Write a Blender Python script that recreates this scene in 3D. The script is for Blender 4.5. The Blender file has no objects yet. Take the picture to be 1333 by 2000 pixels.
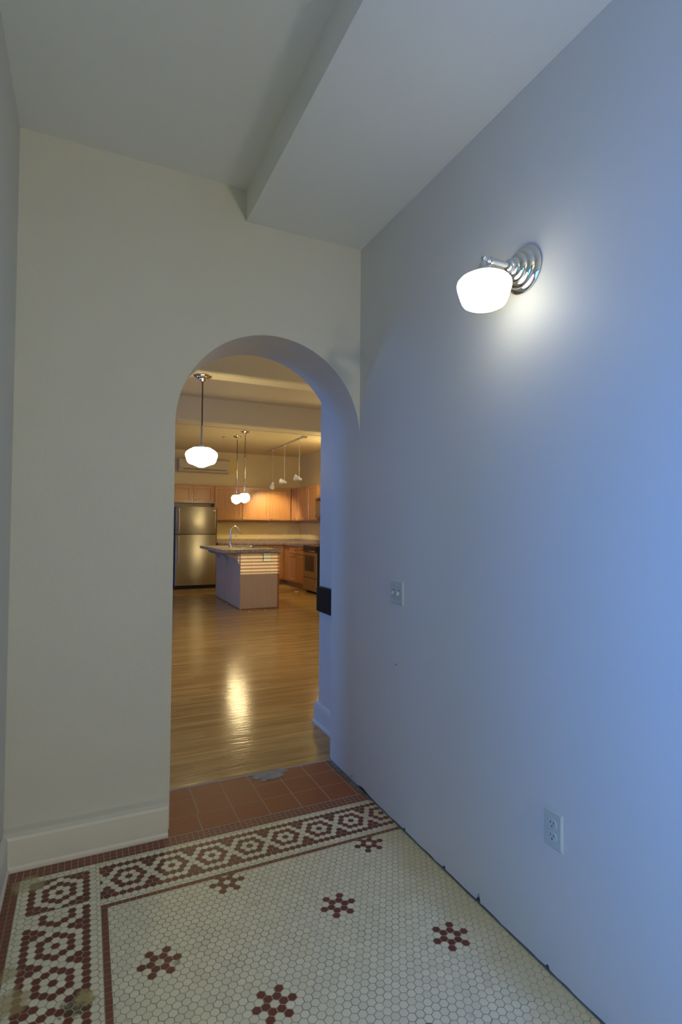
import bpy, bmesh, math, random
from mathutils import Vector, Matrix
random.seed(7)
S = bpy.context.scene
COL = S.collection
PI = math.pi

# ------------------------------------------------------------------ materials
def nt(name):
    m = bpy.data.materials.new(name); m.use_nodes = True
    t = m.node_tree; b = t.nodes['Principled BSDF']
    return m, t, b
def lin(t, a, b): t.links.new(a, b)
def mat(name, col, rough=.5, metal=0., spec=.5, bump=0., bscale=40., var=0., vscale=3., coat=0.):
    m, t, b = nt(name)
    b.inputs['Base Color'].default_value = (*col, 1)
    b.inputs['Roughness'].default_value = rough
    b.inputs['Metallic'].default_value = metal
    b.inputs['Specular IOR Level'].default_value = spec
    b.inputs['Coat Weight'].default_value = coat
    tc = t.nodes.new('ShaderNodeTexCoord')
    if var:
        n = t.nodes.new('ShaderNodeTexNoise'); n.inputs['Scale'].default_value = vscale; n.inputs['Detail'].default_value = 4
        lin(t, tc.outputs['Object'], n.inputs['Vector'])
        r = t.nodes.new('ShaderNodeValToRGB')
        r.color_ramp.elements[0].position = .3; r.color_ramp.elements[1].position = .7
        r.color_ramp.elements[0].color = (*[c*(1-var) for c in col], 1)
        r.color_ramp.elements[1].color = (*[min(1, c*(1+var*.6)) for c in col], 1)
        lin(t, n.outputs['Fac'], r.inputs['Fac']); lin(t, r.outputs['Color'], b.inputs['Base Color'])
    if bump:
        n2 = t.nodes.new('ShaderNodeTexNoise'); n2.inputs['Scale'].default_value = bscale; n2.inputs['Detail'].default_value = 3
        lin(t, tc.outputs['Object'], n2.inputs['Vector'])
        bp = t.nodes.new('ShaderNodeBump'); bp.inputs['Strength'].default_value = bump; bp.inputs['Distance'].default_value = .01
        lin(t, n2.outputs['Fac'], bp.inputs['Height']); lin(t, bp.outputs['Normal'], b.inputs['Normal'])
    return m
def emit(name, col, strength):
    m, t, b = nt(name)
    b.inputs['Base Color'].default_value = (.9, .9, .88, 1)
    b.inputs['Roughness'].default_value = .25
    b.inputs['Emission Color'].default_value = (*col, 1)
    b.inputs['Emission Strength'].default_value = strength
    return m
def wood(name, c1, c2, rough=.35, axis='Z', coat=.2):
    m, t, b = nt(name)
    tc = t.nodes.new('ShaderNodeTexCoord'); mp = t.nodes.new('ShaderNodeMapping')
    sc = {'Z': (22, 22, 1.2), 'Y': (22, 1.2, 22), 'X': (1.2, 22, 22)}[axis]
    mp.inputs['Scale'].default_value = sc
    lin(t, tc.outputs['Object'], mp.inputs['Vector'])
    n = t.nodes.new('ShaderNodeTexNoise'); n.inputs['Scale'].default_value = 1.6; n.inputs['Detail'].default_value = 5; n.inputs['Distortion'].default_value = .4
    lin(t, mp.outputs['Vector'], n.inputs['Vector'])
    r = t.nodes.new('ShaderNodeValToRGB'); r.color_ramp.elements[0].position = .3; r.color_ramp.elements[1].position = .72
    r.color_ramp.elements[0].color = (*c1, 1); r.color_ramp.elements[1].color = (*c2, 1)
    lin(t, n.outputs['Fac'], r.inputs['Fac']); lin(t, r.outputs['Color'], b.inputs['Base Color'])
    b.inputs['Roughness'].default_value = rough; b.inputs['Coat Weight'].default_value = coat; b.inputs['Coat Roughness'].default_value = .15
    return m

M = {}
M['paint'] = mat('white_wall_paint', (.66, .65, .58), .55, bump=.02, bscale=180)
M['plaster'] = mat('white_plaster', (.58, .58, .525), .6, bump=.10, bscale=70, var=.02, vscale=2)
M['ceil'] = mat('white_ceiling_paint', (.80, .80, .72), .7, bump=.06, bscale=60)
M['tanpaint'] = mat('tan_kitchen_paint', (.66, .53, .25), .6, bump=.03, bscale=120)
M['kceil'] = mat('cream_ceiling_paint', (.70, .60, .36), .7)
M['beam'] = mat('cream_beam_plaster', (.64, .58, .40), .65, bump=.03, bscale=20)
M['grout'] = mat('grey_grout', (.36, .35, .25), .9, var=.3, vscale=14)
M['redgrout'] = mat('pinkish_grout', (.44, .35, .30), .9)
M['chrome'] = mat('polished_chrome', (.80, .80, .80), .07, 1.)
M['brushed'] = mat('brushed_nickel', (.62, .60, .56), .25, 1.)
M['black'] = mat('black_plastic', (.012, .012, .012), .35)
M['blackglass'] = mat('black_glass', (.02, .02, .02), .08)
M['darkbox'] = mat('dark_bronze_metal', (.034, .026, .017), .7, spec=.08)
M['ivory'] = mat('ivory_plastic', (.52, .56, .47), .4)
M['ivory2'] = mat('ivory_plastic_face', (.56, .60, .51), .35)
M['slot'] = mat('dark_slot', (.01, .01, .01), .8)
M['whiteplastic'] = mat('white_plastic', (.72, .70, .62), .4)
M['whitemetal'] = mat('white_enamel', (.72, .72, .68), .35)
M['mortar'] = mat('grey_mortar', (.37, .345, .285), .95, bump=.5, bscale=60, var=.2, vscale=30)
M['gapmortar'] = mat('rough_green_grey_mortar', (.17, .18, .145), .95, bump=.6, bscale=70, var=.5, vscale=40)
M['gapdark'] = mat('dark_plaster_edge', (.10, .105, .085), .95, var=.5, vscale=18)
M['maple'] = wood('maple_cabinet_wood', (.43, .20, .064), (.51, .26, .092))
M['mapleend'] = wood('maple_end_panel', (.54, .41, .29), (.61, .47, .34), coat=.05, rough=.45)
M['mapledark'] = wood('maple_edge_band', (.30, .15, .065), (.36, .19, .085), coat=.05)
M['glassglobe'] = emit('lit_opal_glass', (1, .96, .80), 6.2)
M['glassbig'] = emit('lit_opal_glass_large', (1, .80, .42), 32.)
M['glasssmall'] = emit('lit_opal_glass_small', (1, .79, .40), 49.)
M['acplastic'] = mat('cream_plastic', (.50, .43, .26), .45)
M['outletback'] = mat('almond_plastic', (.55, .50, .28), .45)
M['bronze'] = mat('dark_bronze_rod', (.10, .075, .05), .3, 1.)
M['trackpaint'] = mat('almond_enamel', (.50, .43, .28), .4)
M['slat'] = mat('white_blind_slat', (.8, .8, .78), .5)

def steel():
    m, t, b = nt('brushed_stainless_steel')
    b.inputs['Base Color'].default_value = (.52, .49, .43, 1)
    b.inputs['Metallic'].default_value = 1; b.inputs['Roughness'].default_value = .44
    b.inputs['Anisotropic'].default_value = 1.
    tg = t.nodes.new('ShaderNodeCombineXYZ'); tg.inputs['Z'].default_value = 1.
    lin(t, tg.outputs['Vector'], b.inputs['Tangent']); b.inputs['Anisotropic Rotation'].default_value = 0.
    return m
M['steel'] = steel()

def granite(name, a, c, d):
    m, t, b = nt(name)
    tc = t.nodes.new('ShaderNodeTexCoord')
    n = t.nodes.new('ShaderNodeTexNoise'); n.inputs['Scale'].default_value = 26; n.inputs['Detail'].default_value = 8; n.inputs['Roughness'].default_value = .75
    lin(t, tc.outputs['Object'], n.inputs['Vector'])
    r = t.nodes.new('ShaderNodeValToRGB'); e = r.color_ramp.elements
    e[0].position = .36; e[0].color = (*a, 1); e[1].position = .62; e[1].color = (*d, 1)
    x = e.new(.5); x.color = (*c, 1)
    lin(t, n.outputs['Fac'], r.inputs['Fac']); lin(t, r.outputs['Color'], b.inputs['Base Color'])
    b.inputs['Roughness'].default_value = .3
    return m
M['counter'] = granite('speckled_grey_laminate', (.16, .13, .11), (.36, .31, .27), (.55, .50, .45))
M['counterback'] = granite('speckled_brown_laminate', (.15, .11, .09), (.33, .25, .20), (.46, .37, .31))

def tilemat(name, col, rough, stain=False):
    """glazed tile: a tone of its own per tile (attribute tv), grime and, near the long bare wall edge, yellowed wear"""
    m, t, b = nt(name)
    at = t.nodes.new('ShaderNodeAttribute'); at.attribute_name = 'tv'
    tc = t.nodes.new('ShaderNodeTexCoord')
    mr = t.nodes.new('ShaderNodeMapRange'); mr.inputs['To Min'].default_value = .93; mr.inputs['To Max'].default_value = 1.06
    lin(t, at.outputs['Fac'], mr.inputs['Value'])
    mx = t.nodes.new('ShaderNodeMix'); mx.data_type = 'RGBA'; mx.blend_type = 'MULTIPLY'; mx.inputs['Factor'].default_value = 1
    mx.inputs[6].default_value = (*col, 1)
    lin(t, mr.outputs['Result'], mx.inputs[7])
    out = mx.outputs[2]
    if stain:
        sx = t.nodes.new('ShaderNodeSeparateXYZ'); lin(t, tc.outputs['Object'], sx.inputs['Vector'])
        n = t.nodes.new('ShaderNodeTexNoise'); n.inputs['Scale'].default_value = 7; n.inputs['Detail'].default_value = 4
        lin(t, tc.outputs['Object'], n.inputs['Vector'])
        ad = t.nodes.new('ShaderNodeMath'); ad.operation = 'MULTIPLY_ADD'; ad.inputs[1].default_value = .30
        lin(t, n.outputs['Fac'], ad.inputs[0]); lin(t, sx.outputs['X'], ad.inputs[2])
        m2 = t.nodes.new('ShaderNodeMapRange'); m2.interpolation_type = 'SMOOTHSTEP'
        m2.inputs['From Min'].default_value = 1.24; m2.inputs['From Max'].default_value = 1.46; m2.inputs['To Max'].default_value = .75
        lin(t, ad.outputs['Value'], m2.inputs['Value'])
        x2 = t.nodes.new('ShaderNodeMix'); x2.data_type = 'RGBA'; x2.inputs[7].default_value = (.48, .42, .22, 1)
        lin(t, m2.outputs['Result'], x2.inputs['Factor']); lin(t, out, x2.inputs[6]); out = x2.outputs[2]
        n3 = t.nodes.new('ShaderNodeTexNoise'); n3.inputs['Scale'].default_value = 19; n3.inputs['Detail'].default_value = 5
        lin(t, tc.outputs['Object'], n3.inputs['Vector'])
        m3 = t.nodes.new('ShaderNodeMapRange'); m3.inputs['From Min'].default_value = .66; m3.inputs['From Max'].default_value = .78; m3.inputs['To Max'].default_value = .6
        lin(t, n3.outputs['Fac'], m3.inputs['Value'])
        x3 = t.nodes.new('ShaderNodeMix'); x3.data_type = 'RGBA'; x3.inputs[7].default_value = (.36, .33, .22, 1)
        lin(t, m3.outputs['Result'], x3.inputs['Factor']); lin(t, out, x3.inputs[6]); out = x3.outputs[2]
    # worn patches with a shape of their own in the left border
    for (px, py), rad, colr, nsc, top in (((.002, 1.785), .075, (.07, .045, .02), 60, .9), ((.02, 1.80), .05, (.42, .36, .16), 45, .8), ((-.185, 1.87), .10, (.36, .29, .12), 40, .7), ((-.195, 1.99), .06, (.36, .30, .13), 45, .6), ((.288, 1.822), .022, (.30, .29, .20), 90, .8), ((.236, 1.848), .02, (.40, .38, .24), 90, .7), ((-.17, 2.44), .09, (.42, .38, .20), 20, .6)):
        vd = t.nodes.new('ShaderNodeVectorMath'); vd.operation = 'DISTANCE'; vd.inputs[1].default_value = (px, py, 0)
        lin(t, tc.outputs['Object'], vd.inputs[0])
        ra = t.nodes.new('ShaderNodeMapRange'); ra.inputs['From Min'].default_value = rad; ra.inputs['From Max'].default_value = 0
        lin(t, vd.outputs['Value'], ra.inputs['Value'])
        nn = t.nodes.new('ShaderNodeTexNoise'); nn.inputs['Scale'].default_value = nsc; nn.inputs['Detail'].default_value = 3
        lin(t, tc.outputs['Object'], nn.inputs['Vector'])
        mu = t.nodes.new('ShaderNodeMath'); mu.operation = 'MULTIPLY_ADD'; mu.inputs[1].default_value = .8
        lin(t, ra.outputs['Result'], mu.inputs[0]); lin(t, nn.outputs['Fac'], mu.inputs[2])
        mr2 = t.nodes.new('ShaderNodeMapRange'); mr2.inputs['From Min'].default_value = .78; mr2.inputs['From Max'].default_value = .98; mr2.inputs['To Max'].default_value = top
        lin(t, mu.outputs['Value'], mr2.inputs['Value'])
        mm_ = t.nodes.new('ShaderNodeMath'); mm_.operation = 'MULTIPLY'; gt = t.nodes.new('ShaderNodeMath'); gt.operation = 'GREATER_THAN'; gt.inputs[1].default_value = .02
        lin(t, ra.outputs['Result'], gt.inputs[0]); lin(t, mr2.outputs['Result'], mm_.inputs[0]); lin(t, gt.outputs['Value'], mm_.inputs[1])
        xx = t.nodes.new('ShaderNodeMix'); xx.data_type = 'RGBA'; xx.inputs[7].default_value = (*colr, 1)
        lin(t, mm_.outputs['Value'], xx.inputs['Factor']); lin(t, out, xx.inputs[6]); out = xx.outputs[2]
    lin(t, out, b.inputs['Base Color'])
    b.inputs['Roughness'].default_value = rough
    b.inputs['Specular IOR Level'].default_value = .35
    return m
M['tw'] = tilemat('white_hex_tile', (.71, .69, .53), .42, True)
M['tr'] = tilemat('oxblood_hex_tile', (.155, .042, .030), .42)
M['tq'] = tilemat('red_square_tile', (.20, .075, .045), .5)
M['tt'] = tilemat('terracotta_tile', (.27, .090, .036), .5)

def woodfloor():
    m, t, b = nt('oak_strip_floor')
    tc = t.nodes.new('ShaderNodeTexCoord')
    def mth(op, a, b_=None):
        n_ = t.nodes.new('ShaderNodeMath'); n_.operation = op
        for k_, v_ in enumerate((a, b_)):
            if v_ is None: continue
            if isinstance(v_, (int, float)): n_.inputs[k_].default_value = v_
            else: lin(t, v_, n_.inputs[k_])
        return n_.outputs[0]
    sx = t.nodes.new('ShaderNodeSeparateXYZ'); lin(t, tc.outputs['Object'], sx.inputs['Vector'])
    ry = mth('DIVIDE', sx.outputs['Y'], .057); row = mth('FLOOR', ry); fy = mth('FRACT', ry)
    w1 = t.nodes.new('ShaderNodeTexWhiteNoise'); w1.noise_dimensions = '1D'; lin(t, row, w1.inputs['W'])
    xs_ = mth('ADD', mth('DIVIDE', sx.outputs['X'], 1.25), mth('MULTIPLY', w1.outputs['Value'], 9.0)); colm = mth('FLOOR', xs_); fx_ = mth('FRACT', xs_)
    cb = t.nodes.new('ShaderNodeCombineXYZ'); lin(t, row, cb.inputs['X']); lin(t, colm, cb.inputs['Y'])
    w2_ = t.nodes.new('ShaderNodeTexWhiteNoise'); w2_.noise_dimensions = '2D'; lin(t, cb.outputs['Vector'], w2_.inputs['Vector'])
    bc = t.nodes.new('ShaderNodeMix'); bc.data_type = 'RGBA'; bc.inputs[6].default_value = (.59, .40, .155, 1); bc.inputs[7].default_value = (.455, .29, .105, 1)
    lin(t, w2_.outputs['Value'], bc.inputs['Factor'])
    joint = mth('MAXIMUM', mth('LESS_THAN', fy, .022), mth('LESS_THAN', fx_, .0012))
    jm = t.nodes.new('ShaderNodeMix'); jm.data_type = 'RGBA'; jm.inputs[7].default_value = (.22, .13, .05, 1)
    lin(t, mth('MULTIPLY', joint, .75), jm.inputs['Factor']); lin(t, bc.outputs[2], jm.inputs[6])
    mp = t.nodes.new('ShaderNodeMapping'); mp.inputs['Scale'].default_value = (1.5, 34, 1)
    lin(t, tc.outputs['Object'], mp.inputs['Vector'])
    n = t.nodes.new('ShaderNodeTexNoise'); n.inputs['Scale'].default_value = 1.3; n.inputs['Detail'].default_value = 6
    lin(t, mp.outputs['Vector'], n.inputs['Vector'])
    r = t.nodes.new('ShaderNodeValToRGB'); r.color_ramp.elements[0].position = .3; r.color_ramp.elements[0].color = (.68, .62, .55, 1)
    r.color_ramp.elements[1].position = .65; r.color_ramp.elements[1].color = (1.08, 1.06, 1.0, 1)
    lin(t, n.outputs['Fac'], r.inputs['Fac'])
    mx = t.nodes.new('ShaderNodeMix'); mx.data_type = 'RGBA'; mx.blend_type = 'MULTIPLY'; mx.inputs['Factor'].default_value = 1
    lin(t, jm.outputs[2], mx.inputs[6]); lin(t, r.outputs['Color'], mx.inputs[7])
    # dark scuffs
    mp2 = t.nodes.new('ShaderNodeMapping'); mp2.inputs['Scale'].default_value = (5, 22, 1); lin(t, tc.outputs['Object'], mp2.inputs['Vector'])
    n2 = t.nodes.new('ShaderNodeTexNoise'); n2.inputs['Scale'].default_value = 1.7; n2.inputs['Detail'].default_value = 5; lin(t, mp2.outputs['Vector'], n2.inputs['Vector'])
    m3 = t.nodes.new('ShaderNodeMapRange'); m3.inputs['From Min'].default_value = .64; m3.inputs['From Max'].default_value = .76; m3.inputs['To Max'].default_value = .55
    lin(t, n2.outputs['Fac'], m3.inputs['Value'])
    x3 = t.nodes.new('ShaderNodeMix'); x3.data_type = 'RGBA'; x3.inputs[7].default_value = (.17, .09, .035, 1)
    lin(t, m3.outputs['Result'], x3.inputs['Factor']); lin(t, mx.outputs[2], x3.inputs[6])
    lin(t, x3.outputs[2], b.inputs['Base Color'])
    b.inputs['Roughness'].default_value = .16
    b.inputs['Specular IOR Level'].default_value = .22
    # slight waviness board to board
    n4 = t.nodes.new('ShaderNodeTexNoise'); n4.inputs['Scale'].default_value = 2.2; n4.inputs['Detail'].default_value = 2
    mp4 = t.nodes.new('ShaderNodeMapping'); mp4.inputs['Scale'].default_value = (1.2, 17.5, 1); lin(t, tc.outputs['Object'], mp4.inputs['Vector']); lin(t, mp4.outputs['Vector'], n4.inputs['Vector'])
    bp = t.nodes.new('ShaderNodeBump'); bp.inputs['Strength'].default_value = .16; bp.inputs['Distance'].default_value = .008
    lin(t, n4.outputs['Fac'], bp.inputs['Height']); lin(t, bp.outputs['Normal'], b.inputs['Normal'])
    return m
M['floorwood'] = woodfloor()

# ------------------------------------------------------------------ mesh helpers
def box(bm, x0, x1, y0, y1, z0, z1, bev=0., seg=2, mi=0):
    x0, x1 = sorted((x0, x1)); y0, y1 = sorted((y0, y1)); z0, z1 = sorted((z0, z1))
    v = [bm.verts.new(p) for p in ((x0,y0,z0),(x1,y0,z0),(x1,y1,z0),(x0,y1,z0),(x0,y0,z1),(x1,y0,z1),(x1,y1,z1),(x0,y1,z1))]
    f = [bm.faces.new([v[i] for i in q]) for q in ((3,2,1,0),(4,5,6,7),(0,1,5,4),(1,2,6,5),(2,3,7,6),(3,0,4,7))]
    for q in f: q.material_index = mi
    if bev:
        es = list({e for q in f for e in q.edges})
        bmesh.ops.bevel(bm, geom=es, offset=bev, segments=seg, profile=.5, affect='EDGES', clamp_overlap=True, material=mi)
    return bm
def frame_for(d):
    d = Vector(d).normalized()
    a = Vector((0, 0, 1)) if abs(d.z) < .9 else Vector((1, 0, 0))
    u = d.cross(a).normalized(); w = d.cross(u).normalized()
    return d, u, w
def lathe(bm, prof, o=(0, 0, 0), ax=(0, 0, 1), n=40, capa=True, capb=True, mi=0):
    """prof: list of (radius, distance along axis)"""
    o = Vector(o); d, u, w = frame_for(ax); rings = []
    for r, h in prof:
        if r < 1e-6: rings.append([bm.verts.new(o + d*h)])
        else: rings.append([bm.verts.new(o + d*h + (u*math.cos(2*PI*i/n) + w*math.sin(2*PI*i/n))*r) for i in range(n)])
    for a, b in zip(rings, rings[1:]):
        for i in range(n):
            j = (i+1) % n
            if len(a) == 1 and len(b) == 1: continue
            if len(a) == 1: f = bm.faces.new((a[0], b[j], b[i]))
            elif len(b) == 1: f = bm.faces.new((a[i], a[j], b[0]))
            else: f = bm.faces.new((a[i], a[j], b[j], b[i]))
            f.smooth = True; f.material_index = mi
    if capa and len(rings[0]) > 1: bm.faces.new(rings[0])
    if capb and len(rings[-1]) > 1: bm.faces.new(list(reversed(rings[-1])))
    return bm
def tube(bm, pts, r, n=14, cap=True):
    pts = [Vector(p) for p in pts]; rs = r if isinstance(r, (list, tuple)) else [r]*len(pts)
    rings = []; d0 = (pts[1]-pts[0]).normalized(); _, u, w = frame_for(d0)
    for k, p in enumerate(pts):
        if k == 0: d = pts[1]-pts[0]
        elif k == len(pts)-1: d = pts[-1]-pts[-2]
        else: d = (pts[k+1]-pts[k]).normalized() + (pts[k]-pts[k-1]).normalized()
        d.normalize(); u = (u - d*u.dot(d)).normalized(); w = d.cross(u)
        rings.append([bm.verts.new(p + (u*math.cos(2*PI*i/n) + w*math.sin(2*PI*i/n))*rs[k]) for i in range(n)])
    for a, b in zip(rings, rings[1:]):
        for i in range(n):
            j = (i+1) % n; f = bm.faces.new((a[i], a[j], b[j], b[i])); f.smooth = True
    if cap: bm.faces.new(list(reversed(rings[0]))); bm.faces.new(rings[-1])
    return bm
def prism(bm, poly, ext, plane='XZ', smooth_side=False):
    """poly: 2D points; ext: (a, b) along the remaining axis"""
    def P(p, e):
        return {'XZ': (p[0], e, p[1]), 'YZ': (e, p[0], p[1]), 'XY': (p[0], p[1], e)}[plane]
    A = [bm.verts.new(P(p, ext[0])) for p in poly]; B = [bm.verts.new(P(p, ext[1])) for p in poly]
    bm.faces.new(A); bm.faces.new(list(reversed(B))); n = len(poly)
    for i in range(n):
        j = (i+1) % n; f = bm.faces.new((A[j], A[i], B[i], B[j])); f.smooth = smooth_side
    return bm
def rrect(cx, cy, w, h, r, z, n=6):
    out = []
    for qx, qy, a0 in ((1, 1, 0), (-1, 1, PI/2), (-1, -1, PI), (1, -1, 1.5*PI)):
        for i in range(n+1):
            a = a0 + PI/2*i/n
            out.append((cx+qx*(w/2-r)+r*math.cos(a), cy+qy*(h/2-r)+r*math.sin(a), z))
    return out
def loft(bm, loops, cap0=False, cap1=False, smooth=True):
    R = [[bm.verts.new(p) for p in L] for L in loops]; n = len(R[0])
    for a, b in zip(R, R[1:]):
        for i in range(n):
            j = (i+1) % n; f = bm.faces.new((a[i], a[j], b[j], b[i])); f.smooth = smooth
    if cap0: bm.faces.new(list(reversed(R[0])))
    if cap1: bm.faces.new(R[-1])
    return bm
def B(): return bmesh.new()

def worldloc(o):
    v = Vector((0, 0, 0))
    while o: v += Vector(o.location); o = o.parent
    return v
def obj(name, bm, m, parent=None, origin=None, weighted=False):
    bmesh.ops.recalc_face_normals(bm, faces=bm.faces)
    me = bpy.data.meshes.new(name)
    o = bpy.data.objects.new(name, me); COL.objects.link(o)
    if parent is not None:
        o.parent = parent; off = worldloc(parent)
    else:
        if origin is None:
            xs = [v.co for v in bm.verts]
            origin = Vector(((min(c.x for c in xs)+max(c.x for c in xs))/2, (min(c.y for c in xs)+max(c.y for c in xs))/2, min(c.z for c in xs)))
        off = Vector(origin); o.location = off
    bmesh.ops.translate(bm, verts=bm.verts, vec=-off)
    bm.to_mesh(me); bm.free()
    if any(p.use_smooth for p in me.polygons): me.set_sharp_from_angle(angle=math.radians(38))
    for x in (m if isinstance(m, (list, tuple)) else [m]): me.materials.append(x)
    return o
def tag(o, label, cat, group=None):
    o['label'] = label; o['category'] = cat
    if group: o['group'] = group
    return o
def thing(name, label, cat, loc, group=None):
    o = bpy.data.objects.new(name, None); COL.objects.link(o); o.location = loc; o.empty_display_size = .05
    return tag(o, label, cat, group)
def struct(name, bm, m, label=None, parent=None):
    o = obj(name, bm, m, parent, origin=(0, 0, 0) if parent is None else None)
    if parent is None:
        o['kind'] = 'structure'; o['category'] = name.split('_')[0].split('.')[0]
        o['label'] = label or name
    return o
def dup(root, loc, label, group=None):
    def cp(o, par):
        c = o.copy(); COL.objects.link(c); c.parent = par
        for ch in [x for x in bpy.data.objects if x.parent == o]: cp(ch, c)
        return c
    r = cp(root, None); r.location = loc; r['label'] = label
    if group: r['group'] = group
    return r

# ------------------------------------------------------------------ place constants (metres)
XL, XR, D, D2 = -.285, 1.343, 2.625, 2.985
HC, HS = 3.08, 2.92              # hall ceiling, soffit
ACX, AR, AZ = .8565, .4865, 1.88 # arch centre, radius, spring
BZ, KZ = 3.58, 3.15              # bay ceiling, kitchen ceiling
KY, KX = 12.93, 4.91             # kitchen back wall, right wall
RX = -4.0

# ------------------------------------------------------------------ setting: floors
def clip(poly, rect):
    x0, x1, y0, y1 = rect
    for ax, lim, sg in ((0, x0, 1), (0, x1, -1), (1, y0, 1), (1, y1, -1)):
        out = []
        for i, p in enumerate(poly):
            q = poly[(i+1) % len(poly)]
            a = (p[ax]-lim)*sg; b = (q[ax]-lim)*sg
            if a >= 0: out.append(p)
            if a*b < 0:
                t = a/(a-b); out.append((p[0]+(q[0]-p[0])*t, p[1]+(q[1]-p[1])*t))
        poly = out
        if len(poly) < 3: return []
    return poly
def area(p): return abs(sum(p[i][0]*p[(i+1) % len(p)][1]-p[(i+1) % len(p)][0]*p[i][1] for i in range(len(p))))/2
fb = B(); tv = fb.faces.layers.float.new('tv')
def tile(poly, mi, h=.0012):
    if len(poly) < 3 or area(poly) < 1.2e-5: return
    cx = sum(p[0] for p in poly)/len(poly); cy = sum(p[1] for p in poly)/len(poly)
    sz = math.sqrt(area(poly)); k = 1-.0010/max(sz, .01)
    top = [fb.verts.new((cx+(x-cx)*k, cy+(y-cy)*k, 0)) for x, y in poly]
    bot = [fb.verts.new((x, y, -h)) for x, y in poly]
    r = random.random()
    f = fb.faces.new(top); f.material_index = mi; f[tv] = r
    n = len(poly)
    for i in range(n):
        j = (i+1) % n; g = fb.faces.new((bot[i], bot[j], top[j], top[i])); g.material_index = mi; g[tv] = r
def hexpoly(cx, cy, px, ry, g, rot=False):
    """neighbours px apart along one axis, rows ry apart along the other"""
    a = px/2-g; c = ry*2/3-g*1.1; b = c/2
    pts = [(0, c), (-a, b), (-a, -b), (0, -c), (a, -b), (a, b)]
    return [(cx+y, cy+x) for x, y in pts] if rot else [(cx+x, cy+y) for x, y in pts]
def hdist(i2, j):
    """hex distance for half-step column i2 (in half pitches) and row j"""
    i2, j = abs(i2), abs(j)
    return j + max(0, (i2-j)//2)
P_, R_ = .0274, .0229
G_ = .00115
YS = 2.1946          # middle of the single red row between field and border
# field
FX0, FY0 = .868, 1.8455
field = (.0965, XR+.004, -2.4, 2.1846)
flowers = []
for ky in range(-8, 2):
    for base in ((0, 23) if ky % 2 == 0 else (-12.5, 10.5)):
        for s in (-23, 0):
            flowers.append((int(round(2*(base+s))), 13*ky))
flset = {}
for fi, fj in set(flowers):
    for dj in range(-2, 3):
        for di in range(-4, 5):
            if (di+dj) % 2: continue
            d = hdist(di, dj)
            red = (d == 1) or (d == 2 and (di, dj) in ((4, 0), (-4, 0), (2, 2), (-2, 2), (2, -2), (-2, -2)))
            if red: flset[(fi+di, fj+dj)] = 1
for j in range(-190, 20):
    if FY0+j*R_ < .6 and False: continue
    for i2 in range(-64, 40):
        if (i2+j) % 2: continue
        x, y = FX0+i2*P_/2, FY0+j*R_
        p = clip(hexpoly(x+random.uniform(-.0003, .0003), y+random.uniform(-.0003, .0003), P_, R_, G_), field)
        if p: tile(p, 1 if (i2, j) in flset else 0)
# back border band
band = (.074, XR+.004, 2.2058, 2.4805)
mx0, my0 = .1793, 2.3432
for j in range(-7, 8):
    for i2 in range(-12, 90):
        if (i2+j) % 2: continue
        x, y = mx0+i2*P_/2, my0+j*.0231
        k = round(i2/12)*12
        d = hdist(i2-k, j)
        red = abs(j) <= 4 and (d in (0, 2) or d > 3)
        p = clip(hexpoly(x, y, P_, .0231, G_), band)
        if p: tile(p, 1 if red else 0)
# left border band: corner panel, then the running pattern
PB = .0269
def leftband(rect, my, mode):
    for j in range(-7, 8):
        for i2 in range(-220, 20):
            if (i2+j) % 2: continue
            x, y = -.0675+j*.0232, my+i2*PB/2
            k = min(1, round(i2/12))*12 if mode == 'run' else 0
            d = hdist(i2-k, j)
            red = abs(j) <= 4 and (d in (0, 2) or d > 3)
            if mode == 'white': red = False
            if mode == 'run' and i2 > 6 and j < -2: red = red and i2 < 9
            if mode == 'run' and k == 12 and (d < 2 or i2 > 12): red = False
            p = clip(hexpoly(x, y, PB, .0232, G_, True), rect)
            if p: tile(p, 1 if red else 0)
leftband((-.2075, .0725, 2.4485, 2.4805), 2.3491, 'white')
leftband((-.2075, .0725, 2.2512, 2.4475), 2.3491, 'corner')
leftband((-.2075, .0725, -2.4, 2.2500), 2.0597, 'run')
# single red rows
def squares(rect, sx, sy, mi=2, g=.0007, x0=None, y0=None, jit=.0003):
    a, b, c, d = rect
    nx = max(1, round((b-a)/sx)); ny = max(1, round((d-c)/sy)); sx = (b-a)/nx; sy = (d-c)/ny
    for i in range(nx):
        for j in range(ny):
            x, y = a+i*sx, c+j*sy
            J = lambda: random.uniform(-jit, jit)
            tile([(x+g+J(), y+g+J()), (x+sx-g+J(), y+g+J()), (x+sx-g+J(), y+sy-g+J()), (x+g+J(), y+sy-g+J())], mi)
squares((.074, XR, 2.1852, 2.2050), .0245, .0198)
squares((.074, .0955, -2.4, 2.1848), .0215, .0245)
# outer red border of small square tiles
squares((-.30, XR, 2.4818, 2.5500), .0245, .0227)
squares((-.30, -.2088, -2.4, 2.4812), .0228, .0245)
# terracotta threshold tiles
ys = [2.5525, 2.706, 2.863, 2.990]
xs = [.20, .362, .521, .682, .838, 1.000, 1.158, 1.312, 1.352]
for j in range(3):
    for i in range(8):
        g = .0016
        o0 = -.012*(j == 0); 
        x0, x1 = xs[i]+(o0 if i < 3 else 0)+(.0 if i else 0), xs[i+1]+(o0 if i+1 < 3 else 0)
        tile([(x0+g, ys[j]+g), (x1-g, ys[j]+g), (x1-g, ys[j+1]-g), (x0+g, ys[j+1]-g)], 3, .002)
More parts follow.
